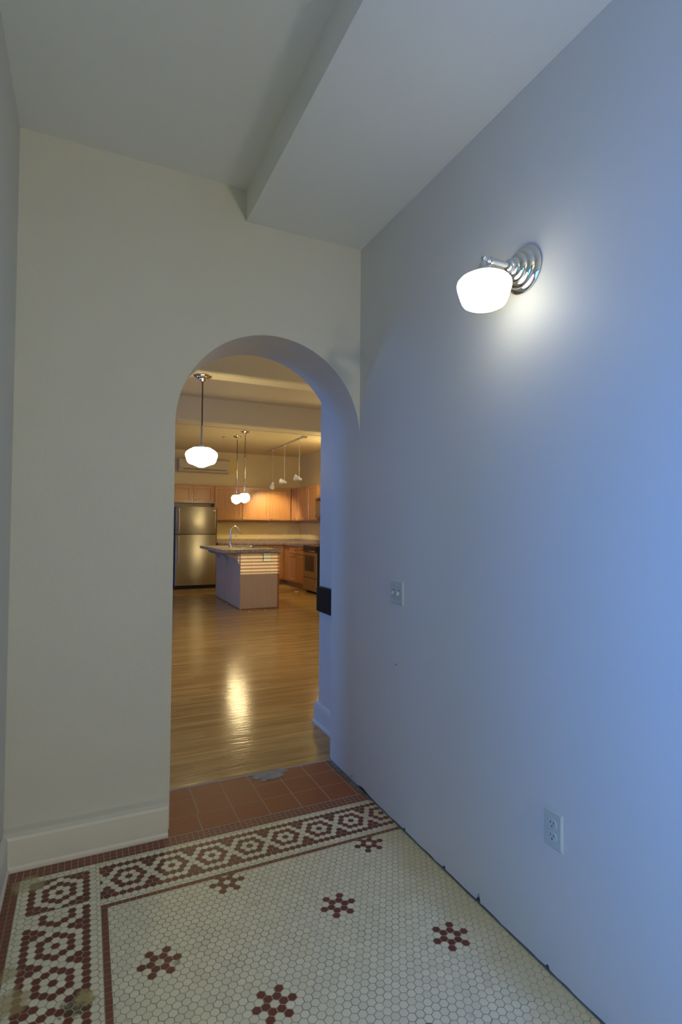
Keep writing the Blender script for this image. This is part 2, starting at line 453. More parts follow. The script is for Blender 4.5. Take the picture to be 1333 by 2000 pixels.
# grout bed
v = [fb.verts.new(p) for p in ((-.46, -7.2, -.0006), (1.5, -7.2, -.0006), (1.5, 2.4812, -.0006), (-.46, 2.4812, -.0006))]
f = fb.faces.new(v); f.material_index = 4
v = [fb.verts.new(p) for p in ((-.46, 2.4812, -.0004), (1.5, 2.4812, -.0004), (1.5, 2.9960, -.0004), (-.46, 2.9960, -.0004))]
f = fb.faces.new(v); f.material_index = 5
struct('floor', fb, [M['tw'], M['tr'], M['tq'], M['tt'], M['grout'], M['redgrout']], 'white and oxblood hexagon mosaic floor with terracotta tiles in the archway')

b = box(B(), RX-.2, KX+.2, 2.9945, KY+.2, -.08, 0)
struct('floor.001', b, M['floorwood'], 'oak strip floor of the kitchen room')

# ------------------------------------------------------------------ setting: hall shell
arc = [(ACX-AR*math.cos(PI*i/48), AZ+AR*math.sin(PI*i/48)) for i in range(49)]
poly = [(RX-.2, -.02), (ACX-AR, -.02)] + arc + [(XR, BZ+.1), (RX-.2, BZ+.1)]
b = B()
prism(b, poly, (D, D2), 'XZ'); b.normal_update()
for f in b.faces:
    if abs(f.normal.y) < .5 and abs(f.calc_center_median().x-ACX) < AR-.0005 and AZ < f.calc_center_median().z < AZ+AR+.01: f.smooth = True
for f in b.faces:
    c_ = f.calc_center_median()
    if abs(f.normal.y) < .5 and ACX-AR-.001 < c_.x < XR-1e-4 and 0 < c_.z < AZ+AR+.01: f.material_index = 1
struct('wall_back', b, [M['plaster'], M['paint']], 'white plaster wall with the round arched opening')

# right wall: core plus the drywall skin with its ragged lower edge
b = box(B(), XR+.014, 1.53, -7.2, D2, -.02, BZ+.1)
struct('wall_right', b, M['gapdark'], 'core of the long right wall, seen as a dark gap above the tiles')
rag = []
y = -7.2
rnd = random.Random(3)
while y < D2:
    z = .0115 + rnd.uniform(-.002, .003)
    if y > 2.50: z = .020 + rnd.uniform(-.006, .006)
    if 2.66 < y < 2.71: z = .046
    if 1.62 < y < 1.64: z = .028
    rag.append((y, z))
    for ny, nz in ((1.632, .046), (1.845, .030), (1.300, .026), (2.150, .028)):
        if y < ny - .02 < y + .03 and rag[-1][0] < ny - .012: rag += [(ny-.012, .012), (ny-.004, nz), (ny+.006, nz*.55), (ny+.014, .013)]; y = ny+.014
    y += rnd.uniform(.018, .05)
rag.append((D2, .020))
b = prism(B(), rag + [(D2, BZ+.1), (-7.2, BZ+.1)], (XR, XR+.0145), 'YZ')
struct('wall_right.001', b, M['paint'], 'smooth white painted drywall of the long right wall with a ragged bottom edge')

# left wall with a window opening beside the camera
wy0, wy1, wz0, wz1 = -.55, .45, .50, 2.0
b = B()
for a in ((-7.2, -2.5, -.02, BZ), (wy1, D, -.02, BZ), (wy0, wy1, -.02, wz0), (-2.5, wy1, 2.5, BZ), (wy0, wy1, wz1, 2.5)):  # unseen gap behind the window added so warm bounce light escapes
    box(b, XL-.16, XL, *a)
struct('wall_left', b, M['plaster'], 'white plaster wall left of the hall')
b = B()
for a in ((wy0, wy0+.05, wz0, wz1), (wy1-.05, wy1, wz0, wz1), (wy0+.05, wy1-.05, wz0, wz0+.05), (wy0+.05, wy1-.05, wz1-.05, wz1)):
    box(b, XL-.10, XL-.04, *a)
struct('window_1', b, M['whitemetal'], 'hall window in the left wall')
b = box(B(), XL-.2, 1.6, -7.35, -7.2, -.02, BZ)
struct('wall_front', b, M['paint'], 'end wall of the hall behind the viewer')
b = box(B(), XL-.2, .70, -7.2, D+.01, HC, HC+.1)
struct('ceiling', b, M['ceil'], 'white plaster ceiling of the hall')
b = box(B(), .697, XR+.05, -7.2, D+.01, HS, HC+.1)
struct('ceiling.001', b, M['ceil'], 'lowered white soffit along the right wall')
# baseboards (profile with a rounded cap)
def base_prof(t=.070, h=.142):
    return [(0, -.005), (t, -.005), (t, .010), (t-.007, .020), (t-.008, h-.020), (t-.012, h-.010), (t-.034, h-.001), (0, h+.004)]
b = prism(B(), [(D-a, z) for a, z in base_prof()], (XL-.05, .357), 'YZ')
struct('baseboard_back', b, M['paint'], 'white plaster baseboard under the arched wall')
b = prism(B(), [(XL+a, z) for a, z in base_prof(.030)], (.6, D), 'XZ')
struct('baseboard_left', b, M['paint'], 'white plaster baseboard of the left wall')

# ------------------------------------------------------------------ setting: kitchen room shell
b = B()
box(b, XR+.006, KX+.2, D, D2, -.02, .88); box(b, XR+.006, KX+.2, D, D2, 1.75, BZ+.1)
box(b, XR+.006, 2.26, D, D2, .88, 1.75); box(b, 3.06, KX+.2, D, D2, .88, 1.75)
struct('wall_back.001', b, M['paint'], 'kitchen room side of the arch wall, right of the opening')
b = B()
for a in ((2.26, 2.30, .88, 1.75), (3.02, 3.06, .88, 1.75), (2.30, 3.02, .88, .90), (2.30, 3.02, 1.71, 1.75)):
    box(b, a[0], a[1], 2.72, 2.78, a[2], a[3])
w2 = struct('window_2', b, M['whitemetal'], 'window with horizontal blinds right of the arch, on the kitchen side')
b = B(); z = .925
while z < 1.72:
    ang = .49 if z < 1.24 else 1.45
    c, s = math.cos(ang)*.027, math.sin(ang)*.027
    prism(b, [(2.85-c, z+s), (2.85-c+.001, z+s+.0012), (2.85+c+.001, z-s+.0012), (2.85+c, z-s)], (2.30, 3.02), 'YZ')
    z +=   .056 if z < 1.2 else .045
struct('blind_slats', b, M['slat'], parent=w2)
# pillar wall stub right of the arch, with its baseboard
b = box(B(), 1.52, 1.80, D2, 3.59, -.02, BZ+.02, .006)
struct('wall_stub', b, M['paint'], 'white wall stub just beyond the arch on the right')
b = prism(B(), [(1.52-a, z) for a, z in [(-.02, -.005), (.034, -.005), (.034, .012), (.020, .026), (.018, .120), (.012, .140), (0, .150), (-.02, .15)]], (D2+.01, 3.625), 'XZ')
struct('baseboard_right', b, M['paint'], 'white baseboard of the wall stub beyond the arch')
b = box(B(), RX-.2, KX+.2, KY, KY+.15, -.02, BZ+.1)
struct('wall_kitchen', b, M['tanpaint'], 'tan painted far wall of the kitchen')
b = box(B(), KX, KX+.15, D2, KY+.1, -.02, BZ+.1)
struct('wall_kitchen_right', b, M['tanpaint'], 'tan painted right wall of the kitchen')
b = B(); wins = ((3.1, 4.2), (7.2, 8.9))
ycur = D2
for a, c in wins:
    box(b, RX-.15, RX, ycur, a, -.02, BZ+.1); box(b, RX-.15, RX, a, c, -.02, .8); box(b, RX-.15, RX, a, c, 2.7, BZ+.1); ycur = c
box(b, RX-.15, RX, ycur, KY+.1, -.02, BZ+.1)
struct('wall_kitchen_left', b, M['tanpaint'], 'far left wall of the kitchen room with two windows')
for k, (a, c) in enumerate(wins):
    b = B()
    for q in ((a, a+.06, .8, 2.7), (c-.06, c, .8, 2.7), (a+.06, c-.06, .8, .86), (a+.06, c-.06, 2.64, 2.7), (a+.06, c-.06, 1.72, 1.78)):
        box(b, RX-.11, RX-.05, *q)
    struct('window_%d' % (3+k), b, M['whitemetal'], 'tall window in the far left wall of the kitchen room')
b = box(B(), RX-.2, KX+.2, D2-.01, 9.5, BZ, BZ+.1)
struct('ceiling.002', b, M['beam'], 'cream ceiling bays between the beams')
b = box(B(), RX-.2, KX+.2, 9.69, KY+.05, KZ, BZ+.1)
struct('ceiling.003', b, M['kceil'], 'lower cream ceiling over the kitchen')
b = box(B(), RX-.1, KX+.1, 6.255, 6.525, KZ, BZ+.02, .035, 4)
struct('trim_1', b, M['beam'], 'rounded plaster ceiling beam over the near pendant lamp')
b = box(B(), RX-.1, KX+.1, 9.31, 9.687, KZ+.004, BZ+.02, .03, 4)
struct('trim_2', b, M['beam'], 'plaster ceiling beam in front of the kitchen ceiling')
b = box(B(), .36, XR+.006, 2.989, 3.004, -.004, .002, .0008)
struct('trim_3', b, M['redgrout'], 'pale mortar line between terracotta tiles and oak floor')

rm = random.Random(11); ed = []
yy = 2.985
while yy > 2.47: ed.append((1.322+rm.uniform(-.006, .010)+(.010 if yy < 2.56 else 0), yy)); yy -= rm.uniform(.015, .035)
b = prism(B(), [(1.352, 2.985)] + ed + [(1.352, 2.47)], (-.001, .005), 'XY')
struct('trim_4', b, M['gapmortar'], 'rough grey green mortar along the foot of the right wall in the archway')

# ------------------------------------------------------------------ mortar patch and scraps
pp = [(.840, 2.992), (.88, 2.999), (.95, 3.004), (1.02, 3.002), (1.055, 2.975), (1.075, 2.955), (1.03, 2.95), (1.035, 2.92), (1.00, 2.905), (.96, 2.895), (.925, 2.905), (.915, 2.885), (.885, 2.893), (.905, 2.925), (.87, 2.93), (.855, 2.955), (.875, 2.97)]
b = B(); prism(b, pp, (-.0012, .0035), 'XY')
tag(obj('mortar_patch', b, M['mortar']), 'rough grey mortar patch covering part of a terracotta tile at the oak floor', 'patch')
def scrap(pts, z, label, name='plaster_crumb'):
    b = B(); prism(b, pts, (0, z), 'XY'); return tag(obj(name, b, M['whiteplastic']), label, 'scrap')
scrap([(4.02, 10.80), (4.08, 10.78), (4.12, 10.83), (4.07, 10.87), (4.03, 10.86)], .012, 'small pale scrap lying on the oak floor in front of the range')
scrap([(2.70, 8.70), (2.73, 8.695), (2.735, 8.72), (2.71, 8.73)], .006, 'white crumb on the oak floor before the front of the island')
scrap([(2.40, 8.62), (2.425, 8.61), (2.45, 8.64), (2.42, 8.65)], .006, 'white crumb on the oak floor off the left front corner of the island')
scrap([(2.27, 9.60), (2.29, 9.595), (2.30, 9.63), (2.275, 9.64)], .006, 'white crumb on the oak floor along the left side of the island')

# ------------------------------------------------------------------ hall wall fittings
sx, sy, sz = XR, 1.396, 2.283
sc = thing('wall_sconce', 'chrome wall sconce with lit white schoolhouse glass on the hall wall', 'lamp', (sx, sy, sz))
b = lathe(B(), [(.079, 0), (.0815, .003), (.0815, .007), (.078, .011), (.071, .016), (.067, .017), (.066, .020), (.062, .027), (.052, .033), (.0495, .033), (.0485, .037), (.044, .043), (.036, .047), (.031, .048), (.030, .052), (.024, .057), (.014, .060), (0, .061)], (sx, sy, sz), (-1, 0, 0), 56, capa=True)
obj('backplate', b, M['chrome'], sc)
az = sz+.001
b = lathe(B(), [(.018, .050), (.0225, .056), (.0235, .064), (.0205, .071), (.0150, .075), (.0098, .077), (.0095, .138), (.0120, .141), (.0120, .146), (.0080, .149), (.0080, .153), (.0105, .157), (.0105, .162), (.007, .165), (0, .172)], (sx, sy, az), (-1, 0, 0), 32)
obj('arm', b, M['chrome'], sc)
gx = sx-.172
b = lathe(B(), [(0, 2.2965), (.006, 2.2955), (.0092, 2.2910), (.0102, 2.2865), (.0092, 2.2820), (.0062, 2.2775), (.0066, 2.2750), (.0130, 2.2715), (.0165, 2.2650), (.0200, 2.2560), (.0290, 2.2470), (.0400, 2.2410), (.0440, 2.2370), (.0450, 2.2250), (0, 2.2250)], (gx, sy, 0), (0, 0, 1), 44)
hold = obj('glass_holder', b, M['chrome'], sc)
for k in range(3):
    a = 2*PI*k/3+.5; d = Vector((math.cos(a), math.sin(a), 0)); p = Vector((gx, sy, 2.2325))
    b = lathe(B(), [(.0028, 0), (.0028, .006), (.005, .006), (.005, .012), (0, .013)], p+d*.042, d, 12)
    obj('thumbscrew', b, M['chrome'], hold)
globe = [(.040, 2.2285), (.050, 2.2270), (.066, 2.2225), (.079, 2.2150), (.0865, 2.2060), (.0886, 2.1975), (.0872, 2.1860), (.0825, 2.1690), (.0770, 2.1520), (.0725, 2.1400), (.0670, 2.1320), (.0570, 2.1265), (.0450, 2.1235), (.032, 2.1205), (.016, 2.1175), (0, 2.1165)]
b = lathe(B(), globe, (gx, sy, 0), (0, 0, 1), 56)
obj('glass_shade', b, M['glassglobe'], sc)

def bevplate(b, y0, y1, z0, z1, t=.0065):
    L = [[(XR, y0, z0), (XR, y1, z0), (XR, y1, z1), (XR, y0, z1)], [(XR-t*.45, y0, z0), (XR-t*.45, y1, z0), (XR-t*.45, y1, z1), (XR-t*.45, y0, z1)], [(XR-t, y0+.005, z0+.005), (XR-t, y1-.005, z0+.005), (XR-t, y1-.005, z1-.005), (XR-t, y0+.005, z1-.005)]]
    return loft(b, L, True, True, False)
s0, s1, t0, t1 = 2.163, 2.275, 1.032, 1.145
sw = thing('light_switch', 'ivory double toggle switch plate on the right wall near the arch', 'switch', (XR, (s0+s1)/2, t0))
obj('faceplate', bevplate(B(), s0, s1, t0, t1), M['ivory'], sw)
for yc in (2.242, 2.196):
    b = box(B(), XR-.0068, XR-.0074, yc-.0055, yc+.0055, 1.0765, 1.1005)
    sl = obj('toggle_opening', b, M['slot'], sw)
    b = B(); prism(b, [(XR-.005, 1.096), (XR-.010, 1.096), (XR-.021, 1.0825), (XR-.0185, 1.0765), (XR-.005, 1.0785)], (yc-.0042, yc+.0042), 'XZ')
    obj('toggle', b, M['ivory2'], sw)
    for zc in (1.119, 1.058):
        b = lathe(B(), [(.0032, 0), (.0032, .0008), (.0022, .0014), (0, .0015)], (XR-.0064, yc, zc), (-1, 0, 0), 14)
        obj('screw', b, M['brushed'], sw)
o0, o1, p0, p1 = 1.2335, 1.306, .3985, .5155
ot = thing('wall_outlet', 'ivory duplex outlet low on the right hall wall above the mosaic floor', 'outlet', (XR, (o0+o1)/2, p0))
obj('faceplate', bevplate(B(), o0, o1, p0, p1), M['ivory'], ot)
yc = (o0+o1)/2
def receptacle(root, yc, zc):
    pts = []
    for i in range(40):
        a = 2*PI*i/40; yy = .0172*math.cos(a); zz = max(-.0132, min(.0132, .0172*math.sin(a))); pts.append((yc+yy, zc+zz))
    b = prism(B(), pts, (XR-.006, XR-.0092), 'YZ')
    r = obj('receptacle', b, M['ivory2'], root)
    for dy, h in ((.0062, .0043), (-.0062, .0035)):
        obj('slot', box(B(), XR-.0088, XR-.0096, yc+dy-.0011, yc+dy+.0011, zc+.0035-h, zc+.0035+h), M['slot'], r)
    b = lathe(B(), [(.0025, 0), (.0025, .001), (0, .001)], (XR-.0087, yc, zc-.0075), (-1, 0, 0), 14)
    obj('ground_hole', b, M['slot'], r)
receptacle(ot, yc, .4765); receptacle(ot, yc, .4375)
b = lathe(B(), [(.0028, 0), (.0028, .0008), (0, .0014)], (XR-.0064, yc, .457), (-1, 0, 0), 14)
obj('screw', b, M['ivory2'], ot)
b = B(); tube(b, [(XR+.004, 2.2185, .752), (XR-.010, 2.2185, .748)], .0022, 10); lathe(b, [(.0038, 0), (.0038, .0015), (0, .002)], (XR-.0095, 2.2185, .748), (-1, 0, -.2), 12)
tag(obj('nail', b, M['brushed']), 'small bare nail sticking out of the right wall below the switch', 'nail')

# dark box on the wall stub
pb = thing('wall_panel_box', 'dark bronze flat box on the white wall stub beyond the arch', 'box', (1.52, 3.40, .797))
obj('housing', box(B(), 1.492, 1.521, 3.16, 3.570, .797, .973, .008, 3), M['darkbox'], pb)
obj('cover', box(B(), 1.487, 1.4925, 3.165, 3.562, .803, .967, .002, 2), M['darkbox'], pb)

# ------------------------------------------------------------------ pendant lamps
def pendant(x, y, label, zc, can_r, rod, cap_z, glob_r, gz0, gz1, mm, sleeve_z, group=None):
    t = thing('pendant_light', label, 'lamp', (x, y, zc), group)
    k = can_r/.105
    b = lathe(B(), [(.105*k, 0), (.107*k, -.006*k), (.104*k, -.012*k), (.092*k, -.018*k), (.078*k, -.024*k), (.076*k, -.030*k), (.062*k, -.037*k), (.045*k, -.043*k), (.043*k, -.050*k), (.030*k, -.058*k), (.020*k, -.066*k), (.018*k, -.078*k), (0, -.080*k)], (x, y, zc), (0, 0, 1), 44)
    obj('canopy', b, M['chrome'], t)
    b = tube(B(), [(x, y, zc-.07*k), (x, y, sleeve_z)], rod*.85, 14); obj('rod', b, M['bronze'], t)
    b = tube(B(), [(x, y, sleeve_z+.004), (x, y, cap_z)], rod*1.45, 16); obj('sleeve', b, M['chrome'], t)
    h = cap_z-gz1; g = glob_r
    b = lathe(B(), [(rod*1.2, h), (rod*2.4, h*.94), (rod*2.2, h*.82), (g*.16, h*.72), (g*.22, h*.60), (g*.34, h*.42), (g*.50, h*.24), (g*.56, h*.14), (g*.57, -.002), (0, -.002)], (x, y, gz1), (0, 0, 1), 40)
    cp = obj('shade_holder', b, M['chrome'], t)
    H = gz1-gz0
    prof = [(.50, 0), (.57, -.02), (.74, -.09), (.90, -.18), (.985, -.27), (1.0, -.335), (.985, -.42), (.945, -.55), (.89, -.68), (.83, -.76), (.72, -.81), (.58, -.845), (.42, -.90), (.26, -.96), (.12, -.992), (0, -1.0)]
    b = lathe(B(), [(r*g, q*H) for r, q in prof], (x, y, gz1), (0, 0, 1), 56)
    obj('glass_shade', b, mm, t)
    return t
pendant(1.203, 6.40, 'large lit schoolhouse pendant hanging from the ceiling beam nearest the arch', KZ, .105, .0085, 2.345, .183, 2.072, 2.300, M['glassbig'], 2.560)
PG = 'small pendants over the kitchen island'
p2 = pendant(2.652, 9.87, 'nearer of the two small lit pendants over the island', KZ, .082, .0065, 2.05, .0985, 1.818, 1.995, M['glasssmall'], 2.66, PG)
p3 = dup(p2, (2.652, 10.46, KZ), 'farther of the two small lit pendants over the island', PG)

sp = thing('ceiling_sprinkler', 'chrome fire sprinkler head on the kitchen ceiling left of the pendants', 'sprinkler', (2.425, 10.64, KZ))
obj('escutcheon', lathe(B(), [(.034, 0), (.035, -.006), (.026, -.018), (.016, -.028), (.013, -.040), (0, -.041)], (2.425, 10.64, KZ+.002), (0, 0, 1), 28), M['chrome'], sp)
b = tube(B(), [(2.411, 10.64, KZ-.038), (2.409, 10.64, KZ-.06), (2.421, 10.64, KZ-.085), (2.429, 10.64, KZ-.085), (2.441, 10.64, KZ-.06), (2.439, 10.64, KZ-.038)], .0045, 8)
obj('yoke', b, M['chrome'], sp)
obj('deflector', lathe(B(), [(.017, 0), (.017, -.004), (0, -.005)], (2.425, 10.64, KZ-.088), (0, 0, 1), 20), M['chrome'], sp)

# track light
TX = 3.83
tr = thing('track_light', 'white ceiling track with three spot heads on long rods over the kitchen', 'lamp', (TX, 11.1, KZ))
obj('track_rail', box(B(), TX-.018, TX+.018, 9.93, 12.32, KZ-.022, KZ+.001, .003), M['trackpaint'], tr)
obj('power_feed', box(B(), TX-.04, TX+.04, 9.80, 9.94, KZ-.032, KZ+.001, .006), M['trackpaint'], tr)
heads = []
for yy, zz, dv in ((11.83, 2.36, Vector((.15, .75, -.65))), (11.02, 2.36, Vector((-.80, .55, .25))), (10.13, 2.36, Vector((-.80, .55, .30)))):
    b = tube(B(), [(TX, yy, KZ-.02), (TX, yy, zz+.03)], .0065, 12); r = obj('rod', b, M['trackpaint'], tr)
    obj('adapter', box(B(), TX-.014, TX+.014, yy-.04, yy+.04, KZ-.042, KZ-.02, .003), M['whitemetal'], r)
    d = dv.normalized(); o = Vector((TX, yy, zz-.02))
    b = lathe(B(), [(0, -.052), (.020, -.050), (.026, -.036), (.028, -.010), (.036, .020), (.052, .055), (.062, .085), (.063, .096), (.059, .096), (.050, .058), (.0, .040)], o, d, 32)
    obj('lamp_head', b, M['whitemetal'], r)
    _, u, w = frame_for(d); 
    b = tube(B(), [o+u*.034, o+u*.040+Vector((0, 0, .030)), Vector((TX, yy, zz+.035)), o-u*.040+Vector((0, 0, .030)), o-u*.034], .005, 8)
    obj('yoke', b, M['whitemetal'], r)
    heads.append((o, d))

# mini split
ac = thing('air_conditioner', 'cream wall mounted air conditioner high on the far kitchen wall', 'air conditioner', (2.47, KY, 2.63))
prof = [(KY+.004, 2.632), (KY-.10, 2.625), (KY-.155, 2.640), (KY-.185, 2.690), (KY-.205, 2.735), (KY-.208, 2.90), (KY-.195, 2.925), (KY-.165, 2.935), (KY+.004, 2.935)]
obj('housing', prism(B(), prof, (1.890, 3.055), 'YZ'), M['acplastic'], ac)
obj('air_slot', box(B(), 1.985, 2.965, KY-.196, KY-.182, 2.688, 2.697), M['slot'], ac)
b = prism(B(), [(KY-.188, 2.686), (KY-.193, 2.684), (KY-.163, 2.638), (KY-.158, 2.642)], (1.985, 2.965), 'YZ'); obj('louver', b, M['acplastic'], ac)
obj('front_panel', box(B(), 1.90, 3.045, KY-.216, KY-.204, 2.712, 2.92, .004), M['acplastic'], ac)
obj('indicator', box(B(), 1.905, 1.950, KY-.2175, KY-.215, 2.728, 2.734), M['slot'], ac)

# ------------------------------------------------------------------ cabinets
def panel_door(bm, o, u, n, w, h, t=.020, st=.055, rec=.008):
    """shaker door: o = lower corner on the cabinet face, u along its width, n outward"""
    o, u, n = Vector(o), Vector(u), Vector(n); z = Vector((0, 0, 1))
    def loop(i, d): return [bm.verts.new(o+u*a+z*c+n*d) for a, c in ((i, i), (w-i, i), (w-i, h-i), (i, h-i))]
    L = [loop(0, 0), loop(0, t-.003), loop(.003, t), loop(st, t), loop(st+.007, t-rec)]
    for a, c in zip(L, L[1:]):
        for i in range(4):
            j = (i+1) % 4; bm.faces.new((a[i], a[j], c[j], c[i]))
    bm.faces.new(L[0]); bm.faces.new(L[-1]); return bm
def knob(p, n, parent):
    b = lathe(B(), [(.005, 0), (.005, .012), (.010, .016), (.0145, .022), (.0145, .027), (.010, .031), (0, .032)], p, n, 18)
    return obj('knob', b, M['brushed'], parent)
UB, UT, UY = 1.515, 2.308, 12.60   # uppers: bottom, top, face
N = (0, -1, 0); U = (1, 0, 0)
def upper(label, x0, x1, z0, z1, doors):
    c = thing('wall_cabinet', label, 'cabinet', ((x0+x1)/2, KY, z0))
    obj('cabinet_body', box(B(), x0, x1, UY, KY-.001, z0, z1, .002, 1), M['maple'], c)
    for a, w, kx in doors:
        d = obj('door', panel_door(B(), (a, UY, z0+.020), U, N, w, z1-z0-.035), M['maple'], c)
        knob((kx, UY-.020, z0+.058), N, d)
    return c
upper('low maple wall cabinet with two doors above the refrigerator', 1.70, 2.672, 1.905, UT-.004, ((1.72, .435, 2.125), (2.205, .435, 2.235)))
upper('wide maple wall cabinet with two doors behind the small pendants', 2.676, 3.996, UB, UT, ((2.69, .625, 3.285), (3.340, .640, 3.37)))
upper('maple wall cabinet with a single door left of the corner', 3.999, 4.560, UB, UT+.004, ((4.018, .520, 4.045),))
# right wall uppers
UX = 4.58; N2 = (-1, 0, 0); U2 = (0, -1, 0)
c = thing('wall_cabinet', 'maple wall cabinet in the corner, doors turned to the left', 'cabinet', (KX, 11.7, UB))
obj('cabinet_body', box(B(), UX, KX-.001, 10.93, KY-.001, UB, UT+.008, .002, 1), M['maple'], c)
for a, w, ky in ((12.585, .36, 12.27), (12.165, .600, 11.60), (11.520, .570, 11.475)):
    d = obj('door', panel_door(B(), (UX, a, UB+.020), U2, N2, w, UT-UB-.03), M['maple'], c)
    knob((UX-.020, ky, UB+.058), N2, d)
c = thing('wall_cabinet', 'short maple wall cabinet above the microwave', 'cabinet', (KX, 10.5, 2.01))
obj('cabinet_body', box(B(), UX, KX-.001, 10.15, 10.926, 2.01, UT+.008, .002, 1), M['maple'], c)
obj('door', panel_door(B(), (UX, 10.915, 2.025), U2, N2, .37, UT-2.03), M['maple'], c)
obj('door', panel_door(B(), (UX, 10.535, 2.025), U2, N2, .37, UT-2.03), M['maple'], c)
mw = thing('microwave', 'over the range microwave with dark door on the right kitchen wall', 'microwave', (KX, 10.52, 1.565))
obj('housing', box(B(), 4.52, KX-.001, 10.155, 10.89, 1.565, 2.003, .004), M['steel'], mw)
obj('door', box(B(), 4.498, 4.522, 10.36, 10.885, 1.60, 1.935, .004), M['blackglass'], mw)
obj('vent_grille', box(B(), 4.500, 4.522, 10.160, 10.885, 1.942, 1.998, .002), M['black'], mw)
obj('control_panel', box(B(), 4.498, 4.522, 10.160, 10.355, 1.60, 1.935, .003), M['black'], mw)
obj('bottom_trim', box(B(), 4.502, 4.522, 10.160, 10.885, 1.568, 1.596, .002), M['steel'], mw)

# refrigerator
FX0_, FX1_, FY_ = 1.742, 2.642, 12.13
fr = thing('refrigerator', 'stainless steel top freezer refrigerator under the low wall cabinet', 'refrigerator', ((FX0_+FX1_)/2, 12.5, 0))
obj('cabinet_body', box(B(), FX0_-.012, FX1_+.004, 12.215, KY-.03, .02, 1.792, .004), M['black'], fr)
def fdoor(z0, z1):
    b = B(); n = 24; cx = (FX0_+FX1_)/2; hw = (FX1_-FX0_)/2
    pts = [(FX0_, 12.205)] + [(cx+hw*(-1+2*i/n), FY_+.010-.018*(1-(-1+2*i/n)**2)) for i in range(n+1)] + [(FX1_, 12.205)]
    prism(b, pts, (z0, z1), 'XY')
    for f in b.faces:
        if abs(f.normal.z) < .5: f.smooth = False
    return b
def smoothfront(o):
    for p in o.data.polygons:
        if p.normal.y < -.5: p.use_smooth = True
fd = obj('freezer_door', fdoor(1.203, 1.802), M['steel'], fr); smoothfront(fd)
md = obj('fridge_door', fdoor(.085, 1.188), M['steel'], fr); smoothfront(md)
def fhandle(z0, z1, par):
    b = B(); L = []
    for i in range(13):
        t = i/12; z = z0+(z1-z0)*t; bow = .018+.030*math.sin(PI*min(1, max(0, (t*1.16-.08))))
        y = FY_+.006-bow
        L.append(rr(1.815, y, .034, .024, .010, z))
    loft(b, L, True, True)
    return obj('handle', b, M['steel'], par)
def rr(cx, cy, w, h, r, z): return rrect(cx, cy, w, h, r, z, 4)
fhandle(1.24, 1.77, fd); fhandle(.58, 1.155, md)
obj('kick_grille', box(B(), FX0_, FX1_, 12.18, 12.26, .004, .078, .003), M['black'], fr)
obj('badge', box(B(), 2.545, 2.615, 12.130, 12.146, 1.722, 1.727), M['brushed'], fd)

# base cabinets
CB, CT, BYF, BXF = .952, .998, 12.33, 4.30
c = thing('base_cabinet', 'maple base cabinets along the far wall behind the island', 'cabinet', (3.5, KY, 0))
obj('cabinet_body', box(B(), 2.70, BXF+.02, BYF, KY-.001, .115, CB, .002, 1), M['maple'], c)
obj('toe_kick', box(B(), 2.70, BXF+.10, 12.405, KY-.05, 0, .115), M['mapledark'], c)
for a, w, kx in ((2.715, .63, 3.30), (3.365, .63, 3.41), (4.020, .262, 4.055)):
    d = obj('door', panel_door(B(), (a, BYF, .140), U, N, w, CB-.165), M['maple'], c); knob((kx, BYF-.020, CB-.062), N, d)
c = thing('base_cabinet', 'maple base cabinet with one drawer over two doors left of the range', 'cabinet', (KX, 11.5, 0))
obj('cabinet_body', box(B(), BXF, KX-.001, 10.925, BYF-.002, .115, CB, .002, 1), M['maple'], c)
obj('toe_kick', box(B(), 4.375, KX-.05, 10.925, 12.402, 0, .115), M['mapledark'], c)
d = obj('drawer', panel_door(B(), (BXF, 11.945, .775), U2, N2, 1.000, .150, st=.022, rec=.004), M['maple'], c); knob((BXF-.02, 11.45, .855), N2, d)
for a, ky in ((11.945, 11.475), (11.440, 11.41)):
    d = obj('door', panel_door(B(), (BXF, a, .140), U2, N2, .495, .615), M['maple'], c); knob((BXF-.02, ky, .725), N2, d)
# worktop
poly = [(2.700, 12.285), (4.262, 12.285), (4.262, 10.925), (KX-.001, 10.925), (KX-.001, KY-.001), (2.700, KY-.001)]
ct = thing('countertop', 'long brown speckled laminate worktop running round the kitchen corner', 'countertop', (4.0, 12.6, CB))
b = prism(B(), poly, (CB, CT), 'XY'); obj('worktop', b, M['counterback'], ct)
b = B(); prism(b, [(2.70, KY-.022), (KX-.022, KY-.022), (KX-.022, 10.925), (KX-.001, 10.925), (KX-.001, KY-.001), (2.70, KY-.001)], (CT-.001, 1.075), 'XY')
obj('backsplash', b, M['counterback'], ct)

# range
rg = thing('range_cooker', 'stainless electric range with black sides on the right of the kitchen', 'range', (4.56, 10.55, 0))
RY0, RY1 = 10.175, 10.915
obj('oven_body', box(B(), 4.262, KX-.03, RY0, RY1, .04, .965, .003), M['black'], rg)
d = obj('oven_door', box(B(), 4.232, 4.262, RY0+.004, RY1-.004, .325, .845, .005), M['steel'], rg)
obj('window', box(B(), 4.2285, 4.234, RY0+.125, RY1-.125, .455, .775, .003), M['blackglass'], d)
b = B(); tube(b, [(4.232, RY1-.06, .872), (4.196, RY1-.06, .878), (4.190, RY1-.03, .880), (4.190, RY0+.03, .880), (4.196, RY0+.06, .878), (4.232, RY0+.06, .872)], .013, 12)
obj('door_handle', b, M['chrome'], d)
obj('control_strip', box(B(), 4.236, 4.264, RY0+.002, RY1-.002, .850, .966, .004), M['black'], rg)
obj('storage_drawer', box(B(), 4.232, 4.262, RY0+.004, RY1-.004, .055, .312, .005), M['steel'], rg)
obj('cooktop', box(B(), 4.235, KX-.03, RY0-.004, RY1+.004, .965, .985, .004), M['blackglass'], rg)
obj('backguard', box(B(), KX-.09, KX-.03, RY0, RY1, .985, 1.13, .006), M['black'], rg)
